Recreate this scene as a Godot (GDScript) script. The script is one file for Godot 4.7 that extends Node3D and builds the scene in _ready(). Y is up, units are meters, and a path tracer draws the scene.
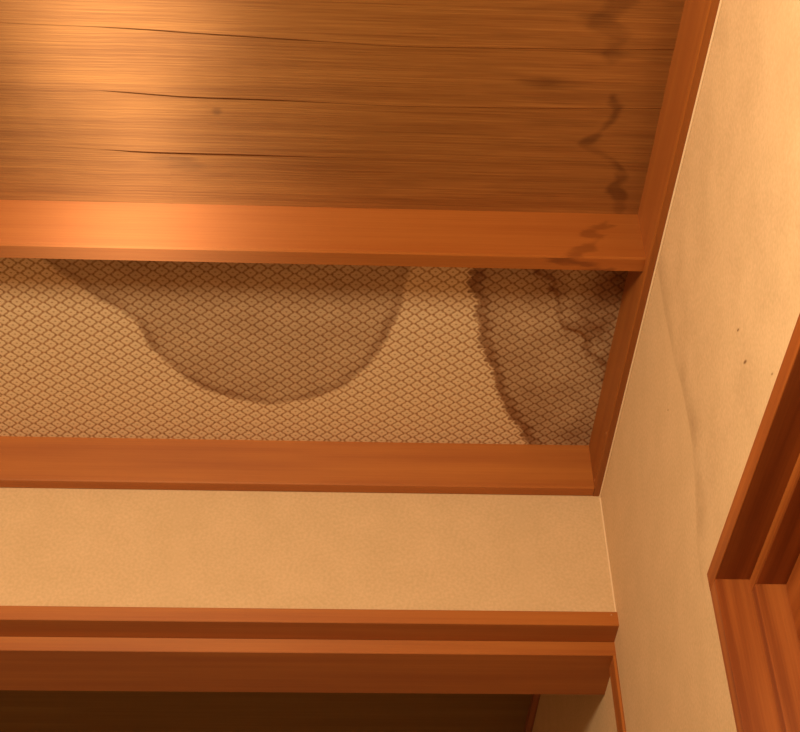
extends Node3D
# A corner of an old Japanese-style room, seen from below: board ceiling, beam, papered ceiling, plaster walls.
# Layout is written as (x right, h above the lens, z depth from the lens) in metres; at() turns it into Godot space.

const EYE := 1.2            # height of the lens above the floor
const XR := 0.3746          # inner face of the right wall
const XL := -1.3            # inner face of the left wall
const ZB := 1.6             # face of the back wall
const ZN := -1.2            # wall behind the camera
const H_BOARD := 1.306      # board ceiling
const H_PAPER := 1.2928     # papered ceiling behind the beam
const H_TRIM := 1.2183      # underside of the ceiling mouldings
const TRIM := 0.011         # how far the right moulding stands out
const SPLIT := -0.62        # left of this no water marks

var M := {}

func _ready() -> void:
	# ---- camera
	var cam := Camera3D.new()
	cam.name = "camera"
	cam.projection = Camera3D.PROJECTION_PERSPECTIVE
	cam.keep_aspect = Camera3D.KEEP_HEIGHT
	cam.fov = rad_to_deg(2.0 * atan(366.0 / 1478.75))
	cam.near = 0.02
	cam.far = 50.0
	add_child(cam)
	cam.transform = Transform3D(Basis(Vector3.UP, -0.0655) * Basis(Vector3.RIGHT, 0.7359) * Basis(Vector3.BACK, -0.0258), Vector3(0, EYE, 0))
	cam.current = true
	# ---- surroundings: night outside the window
	var env := Environment.new()
	env.background_mode = Environment.BG_COLOR
	env.background_color = Color(0.02, 0.022, 0.03)
	env.tonemap_mode = Environment.TONE_MAPPER_LINEAR
	env.tonemap_exposure = 1.0
	env.sdfgi_enabled = true
	env.ssao_enabled = true
	env.ssil_enabled = true
	var we := WorldEnvironment.new()
	we.name = "world_environment"
	we.environment = env
	add_child(we)
	# ---- the room's one lamp, a warm pendant left of and above the camera
	pendant_lamp(Vector3(-0.38, EYE + 0.69, -0.15), 1.56)
	make_materials()
	build_ceiling()
	build_walls()
	build_trim()
	build_window()

# ------------------------------------------------------------------ helpers
func at(x: float, h: float, z: float) -> Vector3:
	return Vector3(x, EYE + h, -z)

func new_st() -> SurfaceTool:
	var st := SurfaceTool.new()
	st.begin(Mesh.PRIMITIVE_TRIANGLES)
	return st

# a quad a-b-c-d whose front looks along n; uv pairs follow the corners
func quad(st: SurfaceTool, p: Array, n: Vector3, uv: Array, uv2: Array, smooth := []) -> void:
	var face: Vector3 = (p[1] - p[0]).cross(p[2] - p[0])
	var order := [0, 2, 1, 0, 3, 2] if face.dot(n) > 0.0 else [0, 1, 2, 0, 2, 3]
	var nn: Vector3 = face.normalized() * (1.0 if face.dot(n) > 0.0 else -1.0)
	for i in order:
		st.set_normal(nn if smooth.is_empty() else smooth[i])
		st.set_uv(uv[i])
		st.set_uv2(uv2[i])
		st.add_vertex(p[i])

# Bar with bevelled long edges. The long axis is the grain: u runs along it, v round it (metres).
# lo / hi are Godot-space corners; axis 0 x, 1 y, 2 z. off shifts the grain so that bars differ.
func bar(st: SurfaceTool, a: Vector3, b: Vector3, axis: int, bevel := 0.0015, off := Vector2.ZERO) -> void:
	var lo := Vector3(minf(a.x, b.x), minf(a.y, b.y), minf(a.z, b.z))
	var hi := Vector3(maxf(a.x, b.x), maxf(a.y, b.y), maxf(a.z, b.z))
	var p := (axis + 1) % 3
	var q := (axis + 2) % 3
	var c := minf(bevel, 0.3 * minf(hi[p] - lo[p], hi[q] - lo[q]))
	var ring := [Vector2(lo[p] + c, lo[q]), Vector2(hi[p] - c, lo[q]), Vector2(hi[p], lo[q] + c), Vector2(hi[p], hi[q] - c),
		Vector2(hi[p] - c, hi[q]), Vector2(lo[p] + c, hi[q]), Vector2(lo[p], hi[q] - c), Vector2(lo[p], lo[q] + c)]
	var mid := Vector2((lo[p] + hi[p]) / 2.0, (lo[q] + hi[q]) / 2.0)
	var v := 0.0
	for i in 8:
		var r0: Vector2 = ring[i]
		var r1: Vector2 = ring[(i + 1) % 8]
		var len := r0.distance_to(r1)
		if len < 0.00001:
			continue
		var pts := []
		for e in [[lo[axis], r0], [hi[axis], r0], [hi[axis], r1], [lo[axis], r1]]:
			var w := Vector3.ZERO
			w[axis] = e[0]
			w[p] = e[1].x
			w[q] = e[1].y
			pts.append(w)
		var out := (r0 + r1) / 2.0 - mid
		var edge := (r1 - r0)
		var nrm2 := Vector2(edge.y, -edge.x)
		if nrm2.dot(out) < 0.0:
			nrm2 = -nrm2
		var n := Vector3.ZERO
		n[p] = nrm2.x
		n[q] = nrm2.y
		var uv := [Vector2(lo[axis], v) + off, Vector2(hi[axis], v) + off, Vector2(hi[axis], v + len) + off, Vector2(lo[axis], v + len) + off]
		quad(st, pts, n, uv, uv2_of(pts, n))
		v += len
	for s in [0, 1]:
		var x: float = hi[axis] if s == 1 else lo[axis]
		var n := Vector3.ZERO
		n[axis] = 1.0 if s == 1 else -1.0
		var pts := []
		for e in ring:
			var w := Vector3.ZERO
			w[axis] = x
			w[p] = e.x
			w[q] = e.y
			pts.append(w)
		for k in [[0, 1, 4, 5], [1, 2, 3, 4], [0, 5, 6, 7]]:
			var pp := []
			var uu := []
			for i in k:
				pp.append(pts[i])
				uu.append(Vector2(ring[i].x, ring[i].y) + off)
			quad(st, pp, n, uu, uv2_of(pp, n))

# second coordinates: plain metres in the plane that the face lies in (x, depth / depth, height / x, height)
func uv2_of(pts: Array, n: Vector3) -> Array:
	var r := []
	for w in pts:
		if absf(n.y) > absf(n.x) and absf(n.y) > absf(n.z):
			r.append(Vector2(w.x, -w.z))
		elif absf(n.x) > absf(n.z):
			r.append(Vector2(-w.z, w.y - EYE))
		else:
			r.append(Vector2(w.x, w.y - EYE))
	return r

func mesh_of(parts: Array) -> ArrayMesh:      # [[SurfaceTool, material], ...] -> one mesh
	var m := ArrayMesh.new()
	for p in parts:
		p[0].commit(m)
		m.surface_set_material(m.get_surface_count() - 1, p[1])
	return m

func obj(called: String, parts: Array, parent: Node = self) -> MeshInstance3D:
	var o := MeshInstance3D.new()
	o.name = called
	o.mesh = mesh_of(parts)
	o.cast_shadow = GeometryInstance3D.SHADOW_CASTING_SETTING_ON
	parent.add_child(o, true)
	return o

func holder(called: String) -> Node3D:
	var o := Node3D.new()
	o.name = called
	add_child(o, true)
	return o

func tag(o: Node, label: String, category: String, kind := "") -> Node:
	o.set_meta("label", label)
	o.set_meta("category", category)
	if kind:
		o.set_meta("kind", kind)
	return o

func one_bar(a: Vector3, b: Vector3, axis: int, m: Material, bevel := 0.0015, off := Vector2.ZERO) -> Array:
	var st := new_st()
	bar(st, a, b, axis, bevel, off)
	return [[st, m]]

# ------------------------------------------------------------------ textures
func noise_field(w: int, h: int, seed: int, freq: float, sx: int, octaves := 3, sy := 1) -> PackedByteArray:
	var n := FastNoiseLite.new()
	n.seed = seed
	n.noise_type = FastNoiseLite.TYPE_SIMPLEX_SMOOTH
	n.frequency = freq
	n.fractal_octaves = octaves
	var im := n.get_seamless_image(maxi(8, w / sx), maxi(8, h / sy), false, false, 0.15)
	im.convert(Image.FORMAT_L8)
	im.resize(w, h, Image.INTERPOLATE_CUBIC)
	return im.get_data()

func tex(im: Image) -> ImageTexture:
	return ImageTexture.create_from_image(im)

func put(data: PackedByteArray, i: int, c: Color, a := 1.0) -> void:
	data[i] = int(clampf(c.r, 0, 1) * 255.0)
	data[i + 1] = int(clampf(c.g, 0, 1) * 255.0)
	data[i + 2] = int(clampf(c.b, 0, 1) * 255.0)
	data[i + 3] = int(clampf(a, 0, 1) * 255.0)

# straight-grained timber, u along the grain: [albedo, height]
func wood_tile(w: int, h: int, seed: int, light: Color, dark: Color, fine: float, broad: float, knots := 0) -> Array:
	var f := noise_field(w, h, seed, 0.15, 40, 3)
	var f2 := noise_field(w, h, seed + 7, 0.24, 12, 2)
	var b := noise_field(w, h, seed + 1, 0.018, 24, 3)
	var c := noise_field(w, h, seed + 2, 0.010, 3, 2)
	var col := PackedByteArray()
	col.resize(w * h * 4)
	var hei := PackedByteArray()
	hei.resize(w * h)
	for i in w * h:
		var t := (float(f[i]) / 255.0 - 0.5) * fine + (float(f2[i]) / 255.0 - 0.5) * fine * 0.5 + (float(b[i]) / 255.0 - 0.5) * broad + (float(c[i]) / 255.0 - 0.5) * 0.5 * broad
		put(col, i * 4, light.lerp(dark, clampf(0.5 + t, 0.0, 1.0)))
		hei[i] = clampi(int(0.6 * f[i] + 0.4 * f2[i]), 0, 255)
	return [tex(Image.create_from_data(w, h, false, Image.FORMAT_RGBA8, col)), tex(Image.create_from_data(w, h, false, Image.FORMAT_L8, hei))]

# distance (metres) to a polyline, or signed distance to a polygon (inside < 0), on a w x h grid over rect
func distance_field(pts: Array, closed: bool, rect: Rect2, w: int, h: int, coarse := 8) -> PackedFloat32Array:
	var lw := w / coarse
	var lh := h / coarse
	var d := PackedFloat32Array()
	d.resize(lw * lh)
	var poly := PackedVector2Array(pts)
	var n := poly.size()
	for j in lh:
		for i in lw:
			var p := rect.position + Vector2((i + 0.5) / lw * rect.size.x, (j + 0.5) / lh * rect.size.y)
			var best := 1e9
			for k in (n if closed else n - 1):
				var q := Geometry2D.get_closest_point_to_segment(p, poly[k], poly[(k + 1) % n])
				best = minf(best, p.distance_squared_to(q))
			best = sqrt(best)
			if closed and Geometry2D.is_point_in_polygon(p, poly):
				best = -best
			d[j * lw + i] = best
	var im := Image.create_from_data(lw, lh, false, Image.FORMAT_RF, d.to_byte_array())
	im.resize(w, h, Image.INTERPOLATE_CUBIC)
	return im.get_data().to_float32_array()

func over(rect: Rect2) -> Array:      # uv2 scale and offset that lay a picture over rect (metres)
	return [Vector3(1.0 / rect.size.x, 1.0 / rect.size.y, 1), Vector3(-rect.position.x / rect.size.x, -rect.position.y / rect.size.y, 0)]

func with_marks(base: StandardMaterial3D, marks: ImageTexture, rect: Rect2) -> StandardMaterial3D:
	var m: StandardMaterial3D = base.duplicate()
	m.resource_name = base.resource_name + " with water marks"
	m.detail_enabled = true
	m.detail_albedo = marks
	m.detail_blend_mode = BaseMaterial3D.BLEND_MODE_MUL
	m.detail_uv_layer = BaseMaterial3D.DETAIL_UV_2
	var so := over(rect)
	m.uv2_scale = so[0]
	m.uv2_offset = so[1]
	return m

func wood_material(called: String, maps: Array, rough: float, spec: float, relief: float, aniso: float, fibre: float) -> StandardMaterial3D:
	var m := StandardMaterial3D.new()
	m.resource_name = called
	m.albedo_texture = maps[0]
	m.roughness = rough
	m.metallic_specular = spec
	m.metallic = fibre      # coloured sheen of the wood fibres
	m.heightmap_enabled = relief > 0.0
	m.heightmap_texture = maps[1]
	m.heightmap_scale = relief
	m.anisotropy_enabled = aniso != 0.0
	m.anisotropy = aniso
	m.uv1_scale = Vector3(1.0, 1.0 / 0.3, 1)
	return m

func make_materials() -> void:
	# timber: planed, oiled cedar beams and older, browner ceiling boards
	M.beam = wood_material("oiled cedar", wood_tile(1024, 768, 11, Color(0.746, 0.462, 0.210), Color(0.677, 0.382, 0.158), 0.5, 0.5), 0.50, 0.7, 0.006, -1.0, 0.47)
	M.trim = wood_material("plain cedar trim", wood_tile(1024, 768, 43, Color(0.696, 0.418, 0.176), Color(0.609, 0.335, 0.130), 0.4, 0.7), 0.55, 0.5, 0.004, -0.6, 0.0)
	M.cornice = wood_material("red cedar moulding", wood_tile(1024, 768, 47, Color(0.597, 0.350, 0.142), Color(0.523, 0.280, 0.104), 0.4, 0.7), 0.55, 0.5, 0.004, -0.6, 0.0)
	M.board = wood_material("aged ceiling board", wood_tile(1024, 768, 23, Color(0.716, 0.489, 0.257), Color(0.577, 0.363, 0.176), 0.9, 0.5), 0.50, 0.7, 0.035, -1.0, 0.52)
	M.frame = wood_material("window timber", wood_tile(1024, 768, 37, Color(0.638, 0.359, 0.160), Color(0.490, 0.239, 0.090), 0.35, 1.3), 0.50, 0.5, 0.004, -0.8, 0.0)
	# plaster: fine sandy coat
	var w := 512
	var g1 := noise_field(w, w, 51, 0.16, 1, 3)
	var g2 := noise_field(w, w, 52, 0.012, 1, 4)
	var col := PackedByteArray()
	col.resize(w * w * 4)
	for i in w * w:
		var t := 1.0 + (g1[i] / 255.0 - 0.5) * 0.08 + (g2[i] / 255.0 - 0.5) * 0.035
		put(col, i * 4, Color(0.82 * t, 0.70 * t, 0.56 * t * (0.6 + 0.4 * t)))
	var pm := StandardMaterial3D.new()
	pm.resource_name = "sandy plaster"
	pm.albedo_texture = tex(Image.create_from_data(w, w, false, Image.FORMAT_RGBA8, col))
	pm.roughness = 0.92
	pm.metallic_specular = 0.25
	pm.heightmap_enabled = true
	pm.heightmap_texture = tex(Image.create_from_data(w, w, false, Image.FORMAT_L8, g1))
	pm.heightmap_scale = 0.013
	pm.uv1_triplanar = true
	pm.uv1_world_triplanar = true
	pm.uv1_scale = Vector3(2.2, 2.2, 2.2)
	M.plaster = pm
	M.plaster_marked = with_marks(pm, wall_marks(Rect2(0.55, 0.35, 1.15, 1.15)), Rect2(0.55, 0.35, 1.15, 1.15))
	# printed and embossed ceiling paper
	var pt := paper_tile()
	var cp := StandardMaterial3D.new()
	cp.resource_name = "diamond ceiling paper"
	cp.albedo_texture = pt[0]
	cp.heightmap_enabled = true
	cp.heightmap_texture = pt[1]
	cp.heightmap_scale = 0.02
	cp.roughness = 0.6
	cp.metallic_specular = 0.4
	cp.uv1_scale = Vector3(1.0 / (0.0214 * 8.0), 1.0 / (0.0167 * 8.0), 1)
	M.paper = cp
	M.paper_marked = with_marks(cp, paper_marks(Rect2(SPLIT, 1.15, 1.0, 0.46)), Rect2(SPLIT, 1.15, 1.0, 0.46))
	M.board_marked = with_marks(M.board, board_marks(Rect2(SPLIT, 0.78, 1.0, 0.42)), Rect2(SPLIT, 0.78, 1.0, 0.42))
	M.beam_marked = with_marks(M.beam, beam_marks(Rect2(0.12, 1.10, 0.26, 0.26)), Rect2(0.12, 1.10, 0.26, 0.26))
	M.shade_panel = wood_material("dull brown panel with shade in its colour", wood_tile(512, 384, 59, Color(0.56, 0.44, 0.28), Color(0.48, 0.36, 0.22), 0.4, 0.5), 0.75, 0.3, 0.0, 0.0, 0.0)  # ceiling colour darkened to stand for the shade in the next room
	var lit_edge := StandardMaterial3D.new()
	lit_edge.resource_name = "edging with caught light painted in"
	lit_edge.albedo_color = Color(0.90, 0.79, 0.66)  # paler than the plaster, standing for light caught on the edge
	lit_edge.roughness = 0.8
	M.lit_edge = lit_edge
	var mat := StandardMaterial3D.new()
	mat.resource_name = "tatami"
	mat.albedo_color = Color(0.44, 0.37, 0.24)
	mat.roughness = 0.85
	M.tatami = mat
	var nail := StandardMaterial3D.new()
	nail.resource_name = "dull nail"
	nail.albedo_color = Color(0.72, 0.52, 0.36)
	nail.metallic = 0.3
	nail.roughness = 0.5
	M.nail = nail

# eight by eight diamonds with a dot in each: [albedo, height]
func paper_tile() -> Array:
	var n := 768
	var g := noise_field(n, n, 61, 0.05, 1, 3)
	var col := PackedByteArray()
	col.resize(n * n * 4)
	var hei := PackedByteArray()
	hei.resize(n * n)
	var face := Color(0.90, 0.80, 0.665)
	var line := Color(0.60, 0.43, 0.29)
	for j in n:
		for i in n:
			var x := float(i) / n * 8.0
			var y := float(j) / n * 8.0
			var a := x + y
			var b := x - y
			var da := absf(a - roundf(a))
			var db := absf(b - roundf(b))
			var e := maxf(da, db)
			var k := j * n + i
			var wob := (g[k] / 255.0 - 0.5)
			var t := 0.75 * smoothstep(0.34, 0.44, e + wob * 0.12)
			var fx := absf((a - roundf(a)) + (b - roundf(b))) * 0.5
			t *= lerpf(0.45, 1.0, smoothstep(0.04, 0.22, fx))      # the print closes sideways, stays open along the panel
			t = maxf(t, smoothstep(0.27, 0.37, fx + wob * 0.08))
			t = maxf(t, 0.7 * (1.0 - smoothstep(0.06, 0.14, e)))
			t = maxf(t, 0.22 * (1.0 - smoothstep(0.0, 0.05, absf(e - 0.22))))
			put(col, k * 4, face.lerp(line, clampf(t * (0.9 + wob * 0.4), 0, 1)))
			hei[k] = clampi(int((1.0 - smoothstep(0.28, 0.46, e)) * 190.0 + wob * 60.0 + 30.0), 0, 255)
	return [tex(Image.create_from_data(n, n, false, Image.FORMAT_RGBA8, col)), tex(Image.create_from_data(n, n, false, Image.FORMAT_L8, hei))]

# two tide-marked water stains on the papered ceiling, drawn in (x, depth)
func paper_marks(rect: Rect2) -> ImageTexture:
	var w := 1600
	var h := 736
	var s1 := distance_field([Vector2(-0.3666, 1.2150), Vector2(-0.3418, 1.2503), Vector2(-0.2827, 1.3134), Vector2(-0.2619, 1.3269), Vector2(-0.2452, 1.3479), Vector2(-0.2279, 1.3990), Vector2(-0.1929, 1.4498), Vector2(-0.1619, 1.4787), Vector2(-0.1295, 1.4940), Vector2(-0.0767, 1.5069), Vector2(-0.0233, 1.4953), Vector2(0.0097, 1.4762), Vector2(0.0292, 1.4577), Vector2(0.0519, 1.4276), Vector2(0.0663, 1.3946), Vector2(0.0801, 1.3569), Vector2(0.0885, 1.3204), Vector2(0.0973, 1.2506), Vector2(0.0970, 1.17), Vector2(-0.3666, 1.17)], true, rect, w, h)
	var s2 := distance_field([Vector2(0.1614, 1.16), Vector2(0.1722, 1.2569), Vector2(0.1700, 1.2741), Vector2(0.1808, 1.3000), Vector2(0.1849, 1.3320), Vector2(0.1943, 1.3816), Vector2(0.2117, 1.4291), Vector2(0.2307, 1.4886), Vector2(0.2563, 1.5402), Vector2(0.2753, 1.5742), Vector2(0.3095, 1.68), Vector2(0.50, 1.68), Vector2(0.50, 1.16)], true, rect, w, h)
	var s3 := distance_field([Vector2(0.2374, 1.16), Vector2(0.2386, 1.2464), Vector2(0.2686, 1.2712), Vector2(0.2823, 1.3006), Vector2(0.2914, 1.3326), Vector2(0.3103, 1.3597), Vector2(0.3375, 1.3871), Vector2(0.3574, 1.4154), Vector2(0.3686, 1.4546), Vector2(0.50, 1.48), Vector2(0.50, 1.16)], true, rect, w, h)
	var g := noise_field(w, h, 71, 0.03, 2, 3, 2)
	var g2 := noise_field(w, h, 72, 0.012, 2, 4, 2)
	var col := PackedByteArray()
	col.resize(w * h * 4)
	for j in h:
		for i in w:
			var k := j * w + i
			var x := rect.position.x + (i + 0.5) / w * rect.size.x
			var z := rect.position.y + (j + 0.5) / h * rect.size.y
			var n := g[k] / 255.0 - 0.5
			var m := g2[k] / 255.0 - 0.5
			# the wet edge creeps along the embossed cells
			var a := x / 0.0214 + z / 0.0167
			var b := x / 0.0214 - z / 0.0167
			var e := maxf(absf(a - roundf(a)), absf(b - roundf(b)))
			var d1 := s1[k] + n * 0.006 + (e - 0.3) * 0.004
			var d2 := s2[k] + n * 0.009 + (e - 0.3) * 0.020
			var d3 := s3[k] + n * 0.022 + m * 0.02
			var t := (1.0 - smoothstep(-0.003, 0.003, d1)) * (0.42 + m * 0.2)
			t += (1.0 - smoothstep(0.0, 0.010, absf(d1 + 0.008))) * (0.16 + m * 0.2)
			var t2 := (1.0 - smoothstep(-0.002, 0.001, d2)) * (0.50 + m * 0.35)
			t2 += (1.0 - smoothstep(0.003, 0.011, absf(d2 + 0.008))) * 0.24
			t2 += (1.0 - smoothstep(-0.004, 0.004, d3)) * (0.14 + m * 0.3) + (1.0 - smoothstep(0.0, 0.009, absf(d3 + 0.004))) * 0.22
			put(col, k * 4, Color(0.54, 0.36, 0.16), clampf(t + t2, 0.0, 0.95))
	return tex(Image.create_from_data(w, h, false, Image.FORMAT_RGBA8, col))

# brown run marks across the right ends of the boards
func board_marks(rect: Rect2) -> ImageTexture:
	var w := 1400
	var h := 592
	var d1 := distance_field([Vector2(0.3016, 0.8420), Vector2(0.3016, 0.8620), Vector2(0.2893, 0.8832), Vector2(0.2754, 0.8960), Vector2(0.2931, 0.9079), Vector2(0.3058, 0.9202), Vector2(0.2889, 0.9362), Vector2(0.2991, 0.9462)], false, rect, w, h, 4)
	var d2 := distance_field([Vector2(0.3065, 0.9941), Vector2(0.3153, 1.0075), Vector2(0.3124, 1.0243), Vector2(0.3024, 1.0402), Vector2(0.2889, 1.0564), Vector2(0.2842, 1.0638), Vector2(0.3048, 1.0719), Vector2(0.3225, 1.0816), Vector2(0.3340, 1.0961), Vector2(0.3350, 1.1097), Vector2(0.3262, 1.1206), Vector2(0.3349, 1.1311), Vector2(0.3400, 1.1480), Vector2(0.3420, 1.17)], false, rect, w, h, 4)
	var g := noise_field(w, h, 81, 0.03, 6, 4, 2)
	var g2 := noise_field(w, h, 82, 0.02, 8, 4)
	var col := PackedByteArray()
	col.resize(w * h * 4)
	for j in h:
		for i in w:
			var k := j * w + i
			var x := rect.position.x + (i + 0.5) / w * rect.size.x
			var z := rect.position.y + (j + 0.5) / h * rect.size.y
			var n := g[k] / 255.0 - 0.5
			var m := g2[k] / 255.0 - 0.5
			var t := 0.0
			if x > -0.26:
				t += (1.0 - smoothstep(0.0, 0.012, d1[k] + n * 0.028)) * 0.26
				t += (1.0 - smoothstep(0.0, 0.008, d2[k] + 0.0015 + n * 0.018)) * 0.38 * (0.9 + 1.2 * m)
				# feathered blotches soaked along the grain
				for q in [[0.232, 0.979, 0.036, 0.010, 0.45], [0.274, 0.893, 0.022, 0.010, 0.4], [0.292, 0.937, 0.026, 0.007, 0.4], [0.285, 0.952, 0.03, 0.006, 0.3], [0.225, 1.062, 0.06, 0.008, 0.3], [0.26, 0.866, 0.03, 0.006, 0.3], [0.255, 1.035, 0.05, 0.01, 0.25], [-0.168, 1.110, 0.024, 0.007, 0.6], [-0.190, 1.098, 0.030, 0.004, 0.5], [-0.128, 1.029, 0.006, 0.006, 0.7]]:
					var r := Vector2((x - q[0]) / q[2], (z - q[1]) / q[3]).length()
					t += (1.0 - smoothstep(0.25, 1.25, r + n * 1.1)) * q[4] * 0.6 * (0.8 + 1.5 * m)
				t += smoothstep(0.02, 0.3, m + (x - 0.16) * 0.9) * 0.14
			put(col, k * 4, Color(0.40, 0.25, 0.16), clampf(t, 0.0, 0.85))
	return tex(Image.create_from_data(w, h, false, Image.FORMAT_RGBA8, col))

func beam_marks(rect: Rect2) -> ImageTexture:
	var w := 512
	var h := 512
	var d := distance_field([Vector2(0.3241, 1.2916), Vector2(0.3158, 1.2809), Vector2(0.3001, 1.2706), Vector2(0.3135, 1.2640), Vector2(0.3028, 1.2490), Vector2(0.2904, 1.2409), Vector2(0.2803, 1.2322), Vector2(0.2700, 1.2219)], false, rect, w, h, 4)
	# the same run goes on over the underside, where the second coordinate is depth
	var d2 := distance_field([Vector2(0.255, 1.160), Vector2(0.268, 1.168), Vector2(0.290, 1.174), Vector2(0.305, 1.182), Vector2(0.320, 1.188)], false, rect, w, h, 4)
	var g := noise_field(w, h, 91, 0.03, 3, 4)
	var col := PackedByteArray()
	col.resize(w * h * 4)
	for k in w * h:
		var n := g[k] / 255.0 - 0.5
		var t := (1.0 - smoothstep(0.0, 0.011, d[k] + n * 0.026)) * 0.36 + (1.0 - smoothstep(0.0, 0.012, d2[k] + n * 0.02)) * 0.5
		put(col, k * 4, Color(0.42, 0.24, 0.16), clampf(t, 0.0, 0.8))
	return tex(Image.create_from_data(w, h, false, Image.FORMAT_RGBA8, col))

# tide line and specks on the right wall, drawn in (depth, height)
func wall_marks(rect: Rect2) -> ImageTexture:
	var w := 1024
	var h := 1024
	var d := distance_field([Vector2(1.172, 1.35), Vector2(1.1659, 1.1976), Vector2(1.1702, 1.1510), Vector2(1.1680, 1.0909), Vector2(1.1607, 1.0334), Vector2(1.1602, 0.9845), Vector2(1.1630, 0.9467), Vector2(1.1753, 0.9175), Vector2(1.2061, 0.8651), Vector2(1.2177, 0.8307), Vector2(1.225, 0.60), Vector2(0.40, 0.60), Vector2(0.40, 1.35)], true, rect, w, h)
	var g := noise_field(w, h, 95, 0.02, 2, 4, 2)
	var g2 := noise_field(w, h, 96, 0.10, 1, 2)
	var specks := [[0.9669, 0.8900, 0.0019], [0.9655, 0.9284, 0.0012], [0.9134, 0.8275, 0.0009], [1.2226, 1.0514, 0.0009]]
	var col := PackedByteArray()
	col.resize(w * h * 4)
	for j in h:
		for i in w:
			var k := j * w + i
			var z := rect.position.x + (i + 0.5) / w * rect.size.x
			var y := rect.position.y + (j + 0.5) / h * rect.size.y
			var n := g[k] / 255.0 - 0.5
			var f := g2[k] / 255.0 - 0.5
			var s := d[k] + n * 0.008
			var inside := (1.0 - smoothstep(-0.003, 0.003, s)) * smoothstep(0.80, 0.90, y + n * 0.12)
			var t := inside * (0.05 + 0.16 * n + 0.10 * f)
			t += inside * smoothstep(-0.055, -0.001, s) * (0.15 + 0.3 * n) * smoothstep(0.60, 0.80, y + n * 0.2) * (1.0 - 0.5 * smoothstep(0.95, 1.25, y + n * 0.2))
			for q in specks:
				t += (1.0 - smoothstep(0.5, 1.0, Vector2((z - q[0]) * 0.42 - (y - q[1]) * 0.70, ((z - q[0]) * 0.24 + (y - q[1]) * 0.20) * 0.8).length() / q[2] + n * 0.6)) * 0.8
			put(col, k * 4, Color(0.52, 0.42, 0.30), clampf(t, 0.0, 0.9))
	return tex(Image.create_from_data(w, h, false, Image.FORMAT_RGBA8, col))

# ------------------------------------------------------------------ ceiling
const SEAM_1 := [Vector2(-0.62, 0.9185), Vector2(-0.3477, 0.9197), Vector2(-0.2240, 0.9222), Vector2(-0.1408, 0.9255), Vector2(0.0701, 0.9341), Vector2(0.2196, 0.9327), Vector2(0.3800, 0.9292)]
const SEAM_2 := [Vector2(-0.62, 1.0008), Vector2(-0.3600, 1.0016), Vector2(-0.2529, 1.0034), Vector2(-0.1451, 1.0092), Vector2(0.0740, 1.0142), Vector2(0.3400, 1.0081), Vector2(0.3800, 1.0072)]
const SEAM_3 := [Vector2(-0.62, 1.0800), Vector2(-0.3721, 1.0823), Vector2(-0.2053, 1.0870), Vector2(0.0776, 1.0895), Vector2(0.3531, 1.0851), Vector2(0.3800, 1.0848)]

func seam_depth(i: int, x: float) -> float:
	var pts: Array = {-1: SEAM_1, -2: SEAM_2, -3: SEAM_3}.get(i, [])
	if pts.is_empty():
		return 0.9185 - 0.081 * float(i + 1) + 0.002 * sin(x * 2.3 + i)
	if x <= pts[0].x:
		return pts[0].y
	for k in pts.size() - 1:
		if x <= pts[k + 1].x:
			var f: float = (x - pts[k].x) / (pts[k + 1].x - pts[k].x)
			return lerpf(pts[k].y, pts[k + 1].y, smoothstep(0, 1, f) * 0.4 + f * 0.6)
	return pts[-1].y

# how far the far edge of a board hangs below its neighbour there; warped boards gape near x = -0.2 .. 0
func lap(i: int, x: float) -> float:
	var gape := smoothstep(-0.27, -0.21, x) * (1.0 - smoothstep(-0.12, 0.06, x))
	match i:
		-1: return 0.0009 + 0.0022 * gape + 0.0012 * smoothstep(0.0, 0.2, x)
		-2: return 0.0003 + 0.0032 * gape + 0.0012 * smoothstep(0.0, 0.2, x)
		-3: return 0.0003 + 0.0034 * gape * (1.0 - 0.5 * smoothstep(-0.1, 0.0, x)) 
	return 0.0022

# boards have cupped and wound with damp: height of an edge off the true plane
func warp(i: int, x: float) -> float:
	return 0.0009 * sin(x * 11.0 + i * 2.1) + 0.0004 * sin(x * 31.0 + i * 4.7)

func board(st: SurfaceTool, near: int, far: int, x0: float, x1: float, off: Vector2, last: float) -> void:
	var steps := maxi(2, int((x1 - x0) / 0.03))
	for s in steps:
		var rows := []
		for x in [lerpf(x0, x1, float(s) / steps), lerpf(x0, x1, float(s + 1) / steps)]:
			var zn := seam_depth(near, x)
			var zf := last if far == -99 else seam_depth(far, x)
			var hn := H_BOARD + lap(near, x) + warp(near, x)
			var hf := H_BOARD + (0.0 if far == -99 else warp(far, x))
			# cross-section: hidden near edge, face, eased far edge, far side
			rows.append([at(x, hn + 0.007, zn - 0.006), at(x, hn, zn - 0.006), at(x, hf, zf - 0.0012), at(x, hf + 0.0008, zf), at(x, hf + 0.010, zf)])
		var a: Array = rows[0]
		var b: Array = rows[1]
		for k in 4:
			var n: Vector3 = [Vector3.BACK, Vector3.DOWN, Vector3.DOWN + Vector3.FORWARD, Vector3.FORWARD][k]
			var p := [a[k], b[k], b[k + 1], a[k + 1]]
			var uv := []
			for q in p:
				uv.append(Vector2(q.x, -q.z) + off)
			var uv2 := []
			for q in p:
				uv2.append(Vector2(q.x, -q.z))
			var sm := []
			if k == 1:      # the warped face bends smoothly
				for c in [a, b, b, a]:
					var e := 0.0 if far == -99 else warp(far, c[1].x + 0.005) - warp(far, c[1].x - 0.005)
					var en := warp(near, c[1].x + 0.005) - warp(near, c[1].x - 0.005)
					var tilt: float = (c[1].y - c[2].y) / (c[1].z - c[2].z)
					var slope: float = (en if sm.size() < 2 else e) / 0.01
					sm.append(Vector3(slope, -1, tilt).normalized())
			quad(st, p, n, uv, uv2, sm)

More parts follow.
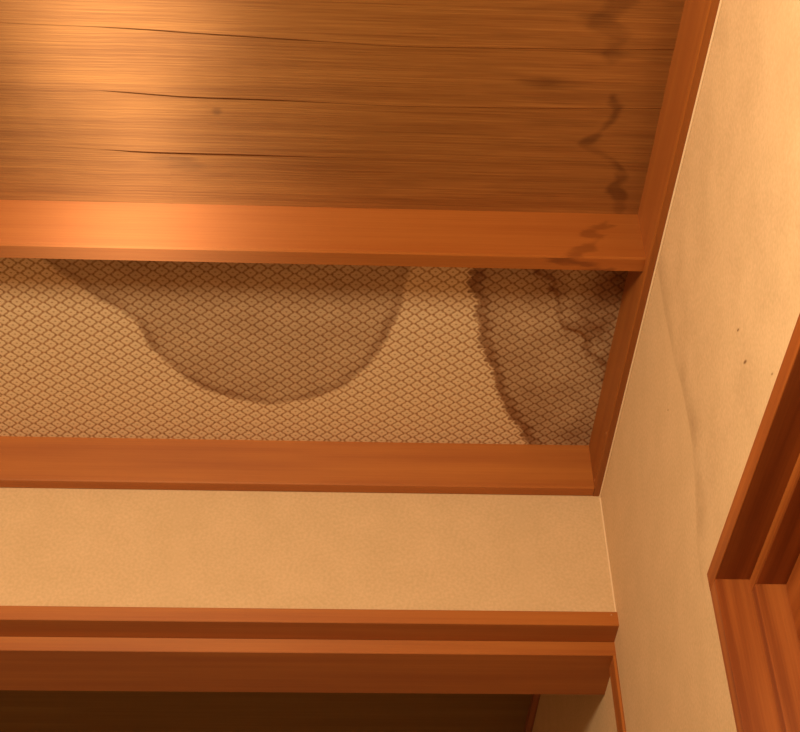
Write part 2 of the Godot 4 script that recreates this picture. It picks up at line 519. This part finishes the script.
func build_ceiling() -> void:
	var c := holder("ceiling")
	tag(c, "old wooden board and papered ceiling with brown water stains", "ceiling", "structure")
	var rng := RandomNumberGenerator.new()
	rng.seed = 5
	# boards run left to right; seam numbers fall towards the beam: 25 behind the camera ... -3, then the beam
	for i in range(25, -4, -1):
		var far := i - 1 if i > -3 else -99
		if i == 0:
			far = -1
		var off := Vector2(rng.randf() * 3.0, rng.randf() * 3.0)
		var parts := []
		var st := new_st()
		board(st, i, far, XL - 0.01, SPLIT, off, 1.168)
		parts.append([st, M.board])
		var st2 := new_st()
		board(st2, i, far, SPLIT, XR + 0.004, off, 1.168)
		parts.append([st2, M.board_marked if i <= 1 else M.board])
		obj("ceiling_board", parts, c)
	# papered part behind the beam
	var parts2 := []
	for e in [[XL - 0.01, SPLIT, M.paper], [SPLIT, XR + 0.004, M.paper_marked]]:
		var st := new_st()
		var p := [at(e[0], H_PAPER, 1.17), at(e[1], H_PAPER, 1.17), at(e[1], H_PAPER, ZB + 0.02), at(e[0], H_PAPER, ZB + 0.02)]
		var uv := []
		for q in p:
			uv.append(Vector2(q.x, -q.z))
		quad(st, p, Vector3.DOWN, uv, uv)
		var t := []
		for q in p:
			t.append(q + Vector3(0, 0.008, 0))
		quad(st, t, Vector3.UP, uv, uv)
		parts2.append([st, e[2]])
	var panel := obj("paper_panel", parts2, c)
	panel.set_meta("label", "diamond patterned paper panel with two large brown water stains")
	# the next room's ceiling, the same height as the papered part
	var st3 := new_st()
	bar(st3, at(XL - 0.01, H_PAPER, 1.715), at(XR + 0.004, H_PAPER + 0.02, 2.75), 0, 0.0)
	obj("next_room_panel", [[st3, M.shade_panel]], c)
	# roof deck over everything
	obj("roof_deck", one_bar(at(XL - 0.12, H_BOARD + 0.05, ZN - 0.12), at(XR + 0.14, H_BOARD + 0.15, 2.85), 0, M.board, 0.0), c)

# ------------------------------------------------------------------ walls and floor
const W_TOP := 0.8030       # top of the window opening (inside the casing), above the lens
const W_FAR := 1.1750
const W_NEAR := 0.05
const W_SILL := -0.15

func build_walls() -> void:
	tag(obj("floor", one_bar(at(XL - 0.12, -EYE - 0.1, ZN - 0.12), at(XR + 0.14, -EYE, 2.85), 0, M.tatami, 0.0)), "straw coloured tatami floor of the room", "floor", "structure")
	var top := H_BOARD + 0.05
	# wall above the opening
	tag(obj("wall_back", one_bar(at(XL, 1.028, ZB), at(XR, top, 1.715), 0, M.plaster, 0.0)), "beige plaster wall strip between the ceiling moulding and the lintel", "wall", "structure")
	tag(obj("wall_far", one_bar(at(XL, -EYE, 2.75), at(XR, top, 2.85), 0, M.plaster, 0.0)), "plaster wall deep in the dark next room", "wall", "structure")
	tag(obj("wall_left", one_bar(at(XL - 0.12, -EYE, ZN - 0.12), at(XL, top, 2.85), 2, M.plaster, 0.0)), "plaster wall on the far left of the room", "wall", "structure")
	tag(obj("wall_front", one_bar(at(XL, -EYE, ZN - 0.12), at(XR, top, ZN), 0, M.plaster, 0.0)), "plaster wall behind the viewer", "wall", "structure")
	# right wall with the window opening; the marked coat only where the photograph shows it
	var plain := new_st()
	var marked := new_st()
	var t := XR + 0.14
	bar(marked, at(XR, W_TOP, 0.55), at(t, top, 1.70), 2, 0.0)
	bar(marked, at(XR, 0.35, W_FAR), at(t, W_TOP, 1.70), 2, 0.0)
	bar(plain, at(XR, -EYE, W_FAR), at(t, 0.35, 1.70), 2, 0.0)
	bar(plain, at(XR, -EYE, 1.70), at(t, top, 2.85), 2, 0.0)
	bar(plain, at(XR, W_TOP, ZN - 0.12), at(t, top, 0.55), 2, 0.0)
	bar(plain, at(XR, -EYE, ZN - 0.12), at(t, W_TOP, W_NEAR), 2, 0.0)
	bar(plain, at(XR, -EYE, W_NEAR), at(t, W_SILL, W_FAR), 2, 0.0)
	var wr := obj("wall_right", [[marked, M.plaster_marked], [plain, M.plaster]])
	tag(wr, "beige sandy plaster wall on the right with a faint tide line", "wall", "structure")
	# edging, painted paler for the light the wall edge catches, where plaster meets moulding and where the two walls meet
	var e1 := obj("lit_edge_strip", one_bar(at(XR - 0.0020, H_TRIM - 0.0034, ZN), at(XR, H_TRIM, ZB), 2, M.lit_edge, 0.0004), wr)
	e1.set_meta("label", "edging line under the moulding, painted pale for the light it catches")
	obj("lit_edge_strip", one_bar(at(XR - 0.0022, 1.03, ZB - 0.0022), at(XR, H_TRIM, ZB), 1, M.lit_edge, 0.0004), wr)

# ------------------------------------------------------------------ timber trim
func build_trim() -> void:
	# hanging beam between the boards and the papered ceiling
	var b1 := new_st()
	bar(b1, at(XL, 1.2305, 1.164), at(0.13, 1.36, 1.1863), 0, 0.0018)
	var b2 := new_st()
	bar(b2, at(0.13, 1.2305, 1.164), at(XR - TRIM + 0.001, 1.36, 1.1863), 0, 0.0018)
	tag(obj("ceiling_beam", [[b1, M.beam], [b2, M.beam_marked]]), "orange wooden beam hanging between board ceiling and patterned paper ceiling", "beam", "thing")
	# mouldings under the ceiling
	var t1 := tag(obj("trim_1", one_bar(at(XR - TRIM, H_TRIM, ZN), at(XR, H_BOARD + 0.02, ZB), 2, M.cornice, 0.0012, Vector2(0.3, 0.11))), "reddish wooden ceiling moulding running along the right wall", "moulding", "structure")
	tag(obj("trim_2", one_bar(at(XL, H_TRIM, 1.5815), at(XR - TRIM, H_PAPER + 0.02, ZB), 0, M.trim, 0.0015, Vector2(0.6, 0.05))), "orange wooden ceiling moulding above the back wall plaster", "moulding", "structure")
	nail_head(t1, at(XR - TRIM, 1.2038 + 0.02, 1.4712), Vector3.LEFT)
	nail_head(t1, at(XR - TRIM, 1.226, 1.574), Vector3.LEFT)
	# head of the opening: rail on the wall face, then the grooved lintel set back
	var rail := tag(obj("picture_rail", one_bar(at(XL, 1.0100, 1.5948), at(XR, 1.0306, 1.64), 0, M.trim, 0.001, Vector2(0.1, 0.17))), "thin orange wooden rail under the back wall plaster", "rail", "thing")
	nail_head(rail, at(XR - 0.008, 1.0255, 1.5948), Vector3.BACK)
	tag(obj("door_lintel", one_bar(at(XL, 0.9897, 1.6336), at(XR, 1.0100, 1.7338), 0, M.trim, 0.001, Vector2(0.8, 0.21))), "wide brown wooden lintel set back under the thin rail", "lintel", "thing")
	tag(obj("trim_3", one_bar(at(XR - 0.004, -EYE, 1.6336), at(XR, 0.9897, 1.668), 1, M.trim, 0.001, Vector2(0.2, 0.07))), "slim brown upright jamb strip below the lintel on the right wall", "jamb", "structure")
	tag(obj("trim_4", one_bar(at(XR - 0.012, H_PAPER - 0.012, 1.715), at(XR, H_PAPER, 2.75), 2, M.frame, 0.001)), "dark moulding at the ceiling edge of the next room", "moulding", "structure")

func nail_head(parent: Node, p: Vector3, n: Vector3) -> void:
	var o := MeshInstance3D.new()
	o.name = "nail_head"
	var s := SphereMesh.new()
	s.radius = 0.0016
	s.height = 0.0032
	s.radial_segments = 10
	s.rings = 5
	s.material = M.nail
	o.mesh = s
	parent.add_child(o, true)
	o.position = p - n * 0.0008

# ------------------------------------------------------------------ window in the right wall
func build_window() -> void:
	var w := holder("window_1")
	tag(w, "deep stepped wooden window frame set in the right plaster wall", "window", "structure")
	var x0 := XR - 0.006
	var x1 := 0.4016
	var x2 := 0.4305
	var x3 := 0.50
	var top := 0.8040       # outer top of the casing
	var far := 1.1760
	var c := 0.0225         # casing width
	var near := W_NEAR
	# casing round the opening
	var h1 := top - 0.0205
	var z1 := far - 0.021
	obj("casing_head", one_bar(at(x0, h1, near), at(x3, top, far), 2, M.frame, 0.0006, Vector2(0.2, 0.03)), w)
	obj("casing_jamb", one_bar(at(x0, W_SILL, z1), at(x3, h1, far), 1, M.frame, 0.0006, Vector2(0.5, 0.12)), w)
	obj("casing_jamb", one_bar(at(x0, W_SILL, near), at(x3, h1, near + c), 1, M.frame, 0.0012, Vector2(0.7, 0.02)), w)
	obj("sill", one_bar(at(x0 - 0.01, W_SILL - 0.0, near), at(x3, W_SILL + 0.025, z1), 2, M.frame, 0.0012), w)
	# inner stop, one step in
	var s := 0.0145
	var h2 := h1 - s
	var z2 := z1 - 0.014
	obj("inner_head", one_bar(at(x1, h2, near + c), at(x3, h1, z1), 2, M.frame, 0.0012, Vector2(0.9, 0.2)), w)
	obj("inner_jamb", one_bar(at(x1, W_SILL + 0.025, z2), at(x3, h2, z1), 1, M.frame, 0.0012, Vector2(0.35, 0.25)), w)
	obj("inner_jamb", one_bar(at(x1, W_SILL + 0.025, near + c), at(x3, h2, near + c + 0.019), 1, M.frame, 0.0012, Vector2(0.15, 0.25)), w)
	# sliding sash with a dark pane
	var sash := obj("sash_rail", one_bar(at(x2, h2 - 0.09, near + c + 0.019), at(x2 + 0.03, h2, z2), 2, M.frame, 0.001, Vector2(0.4, 0.3)), w)
	obj("sash_stile", one_bar(at(x2, W_SILL + 0.025, z2 - 0.05), at(x2 + 0.03, h2 - 0.09, z2), 1, M.frame, 0.001, Vector2(0.1, 0.08)), w)
	obj("sash_stile", one_bar(at(x2, W_SILL + 0.025, near + c + 0.019), at(x2 + 0.03, h2 - 0.09, near + c + 0.069), 1, M.frame, 0.001, Vector2(0.6, 0.08)), w)
	var glass := StandardMaterial3D.new()
	glass.resource_name = "window glass"
	glass.albedo_color = Color(0.9, 0.95, 0.95, 0.12)
	glass.transparency = BaseMaterial3D.TRANSPARENCY_ALPHA
	glass.roughness = 0.03
	obj("pane", one_bar(at(x2 + 0.013, W_SILL + 0.02, near + c + 0.06), at(x2 + 0.017, h2 - 0.085, z2 - 0.045), 2, glass, 0.0), w)

# ------------------------------------------------------------------ lamp
func pendant_lamp(p: Vector3, energy: float) -> void:
	var o := Node3D.new()
	o.name = "pendant_lamp"
	o.position = p
	add_child(o, true)
	tag(o, "round white paper pendant lamp hanging from the board ceiling", "lamp")
	var paper := StandardMaterial3D.new()
	paper.resource_name = "lit lamp paper"
	paper.albedo_color = Color(0.95, 0.90, 0.80)
	paper.emission_enabled = true
	paper.emission = Color(1.0, 0.915, 0.74)
	paper.emission_energy_multiplier = 1.5
	paper.roughness = 0.9
	var g := SphereMesh.new()
	g.radius = 0.12
	g.height = 0.23
	g.radial_segments = 48
	g.rings = 24
	g.material = paper
	var shade := MeshInstance3D.new()
	shade.name = "lamp_shade"
	shade.mesh = g
	o.add_child(shade, true)
	var black := StandardMaterial3D.new()
	black.resource_name = "black plastic"
	black.albedo_color = Color(0.05, 0.05, 0.05)
	black.roughness = 0.4
	var up := EYE + H_BOARD - p.y
	for e in [["cord", 0.004, 0.004, 0.115, up], ["shade_collar", 0.035, 0.028, 0.107, 0.125], ["ceiling_cap", 0.03, 0.05, up - 0.03, up - 0.0005]]:
		var m := CylinderMesh.new()
		m.bottom_radius = e[1]
		m.top_radius = e[2]
		m.height = e[4] - e[3]
		m.radial_segments = 24
		m.material = black
		var n := MeshInstance3D.new()
		n.name = e[0]
		n.mesh = m
		n.position = Vector3(0, (e[3] + e[4]) / 2.0, 0)
		o.add_child(n, true)
	var l := OmniLight3D.new()
	l.name = "lamp_light"
	l.light_color = Color(1.0, 0.915, 0.74)
	l.light_energy = energy
	l.light_size = 0.11
	l.omni_range = 12.0
	l.omni_attenuation = 2.0
	l.shadow_enabled = true
	o.add_child(l, true)
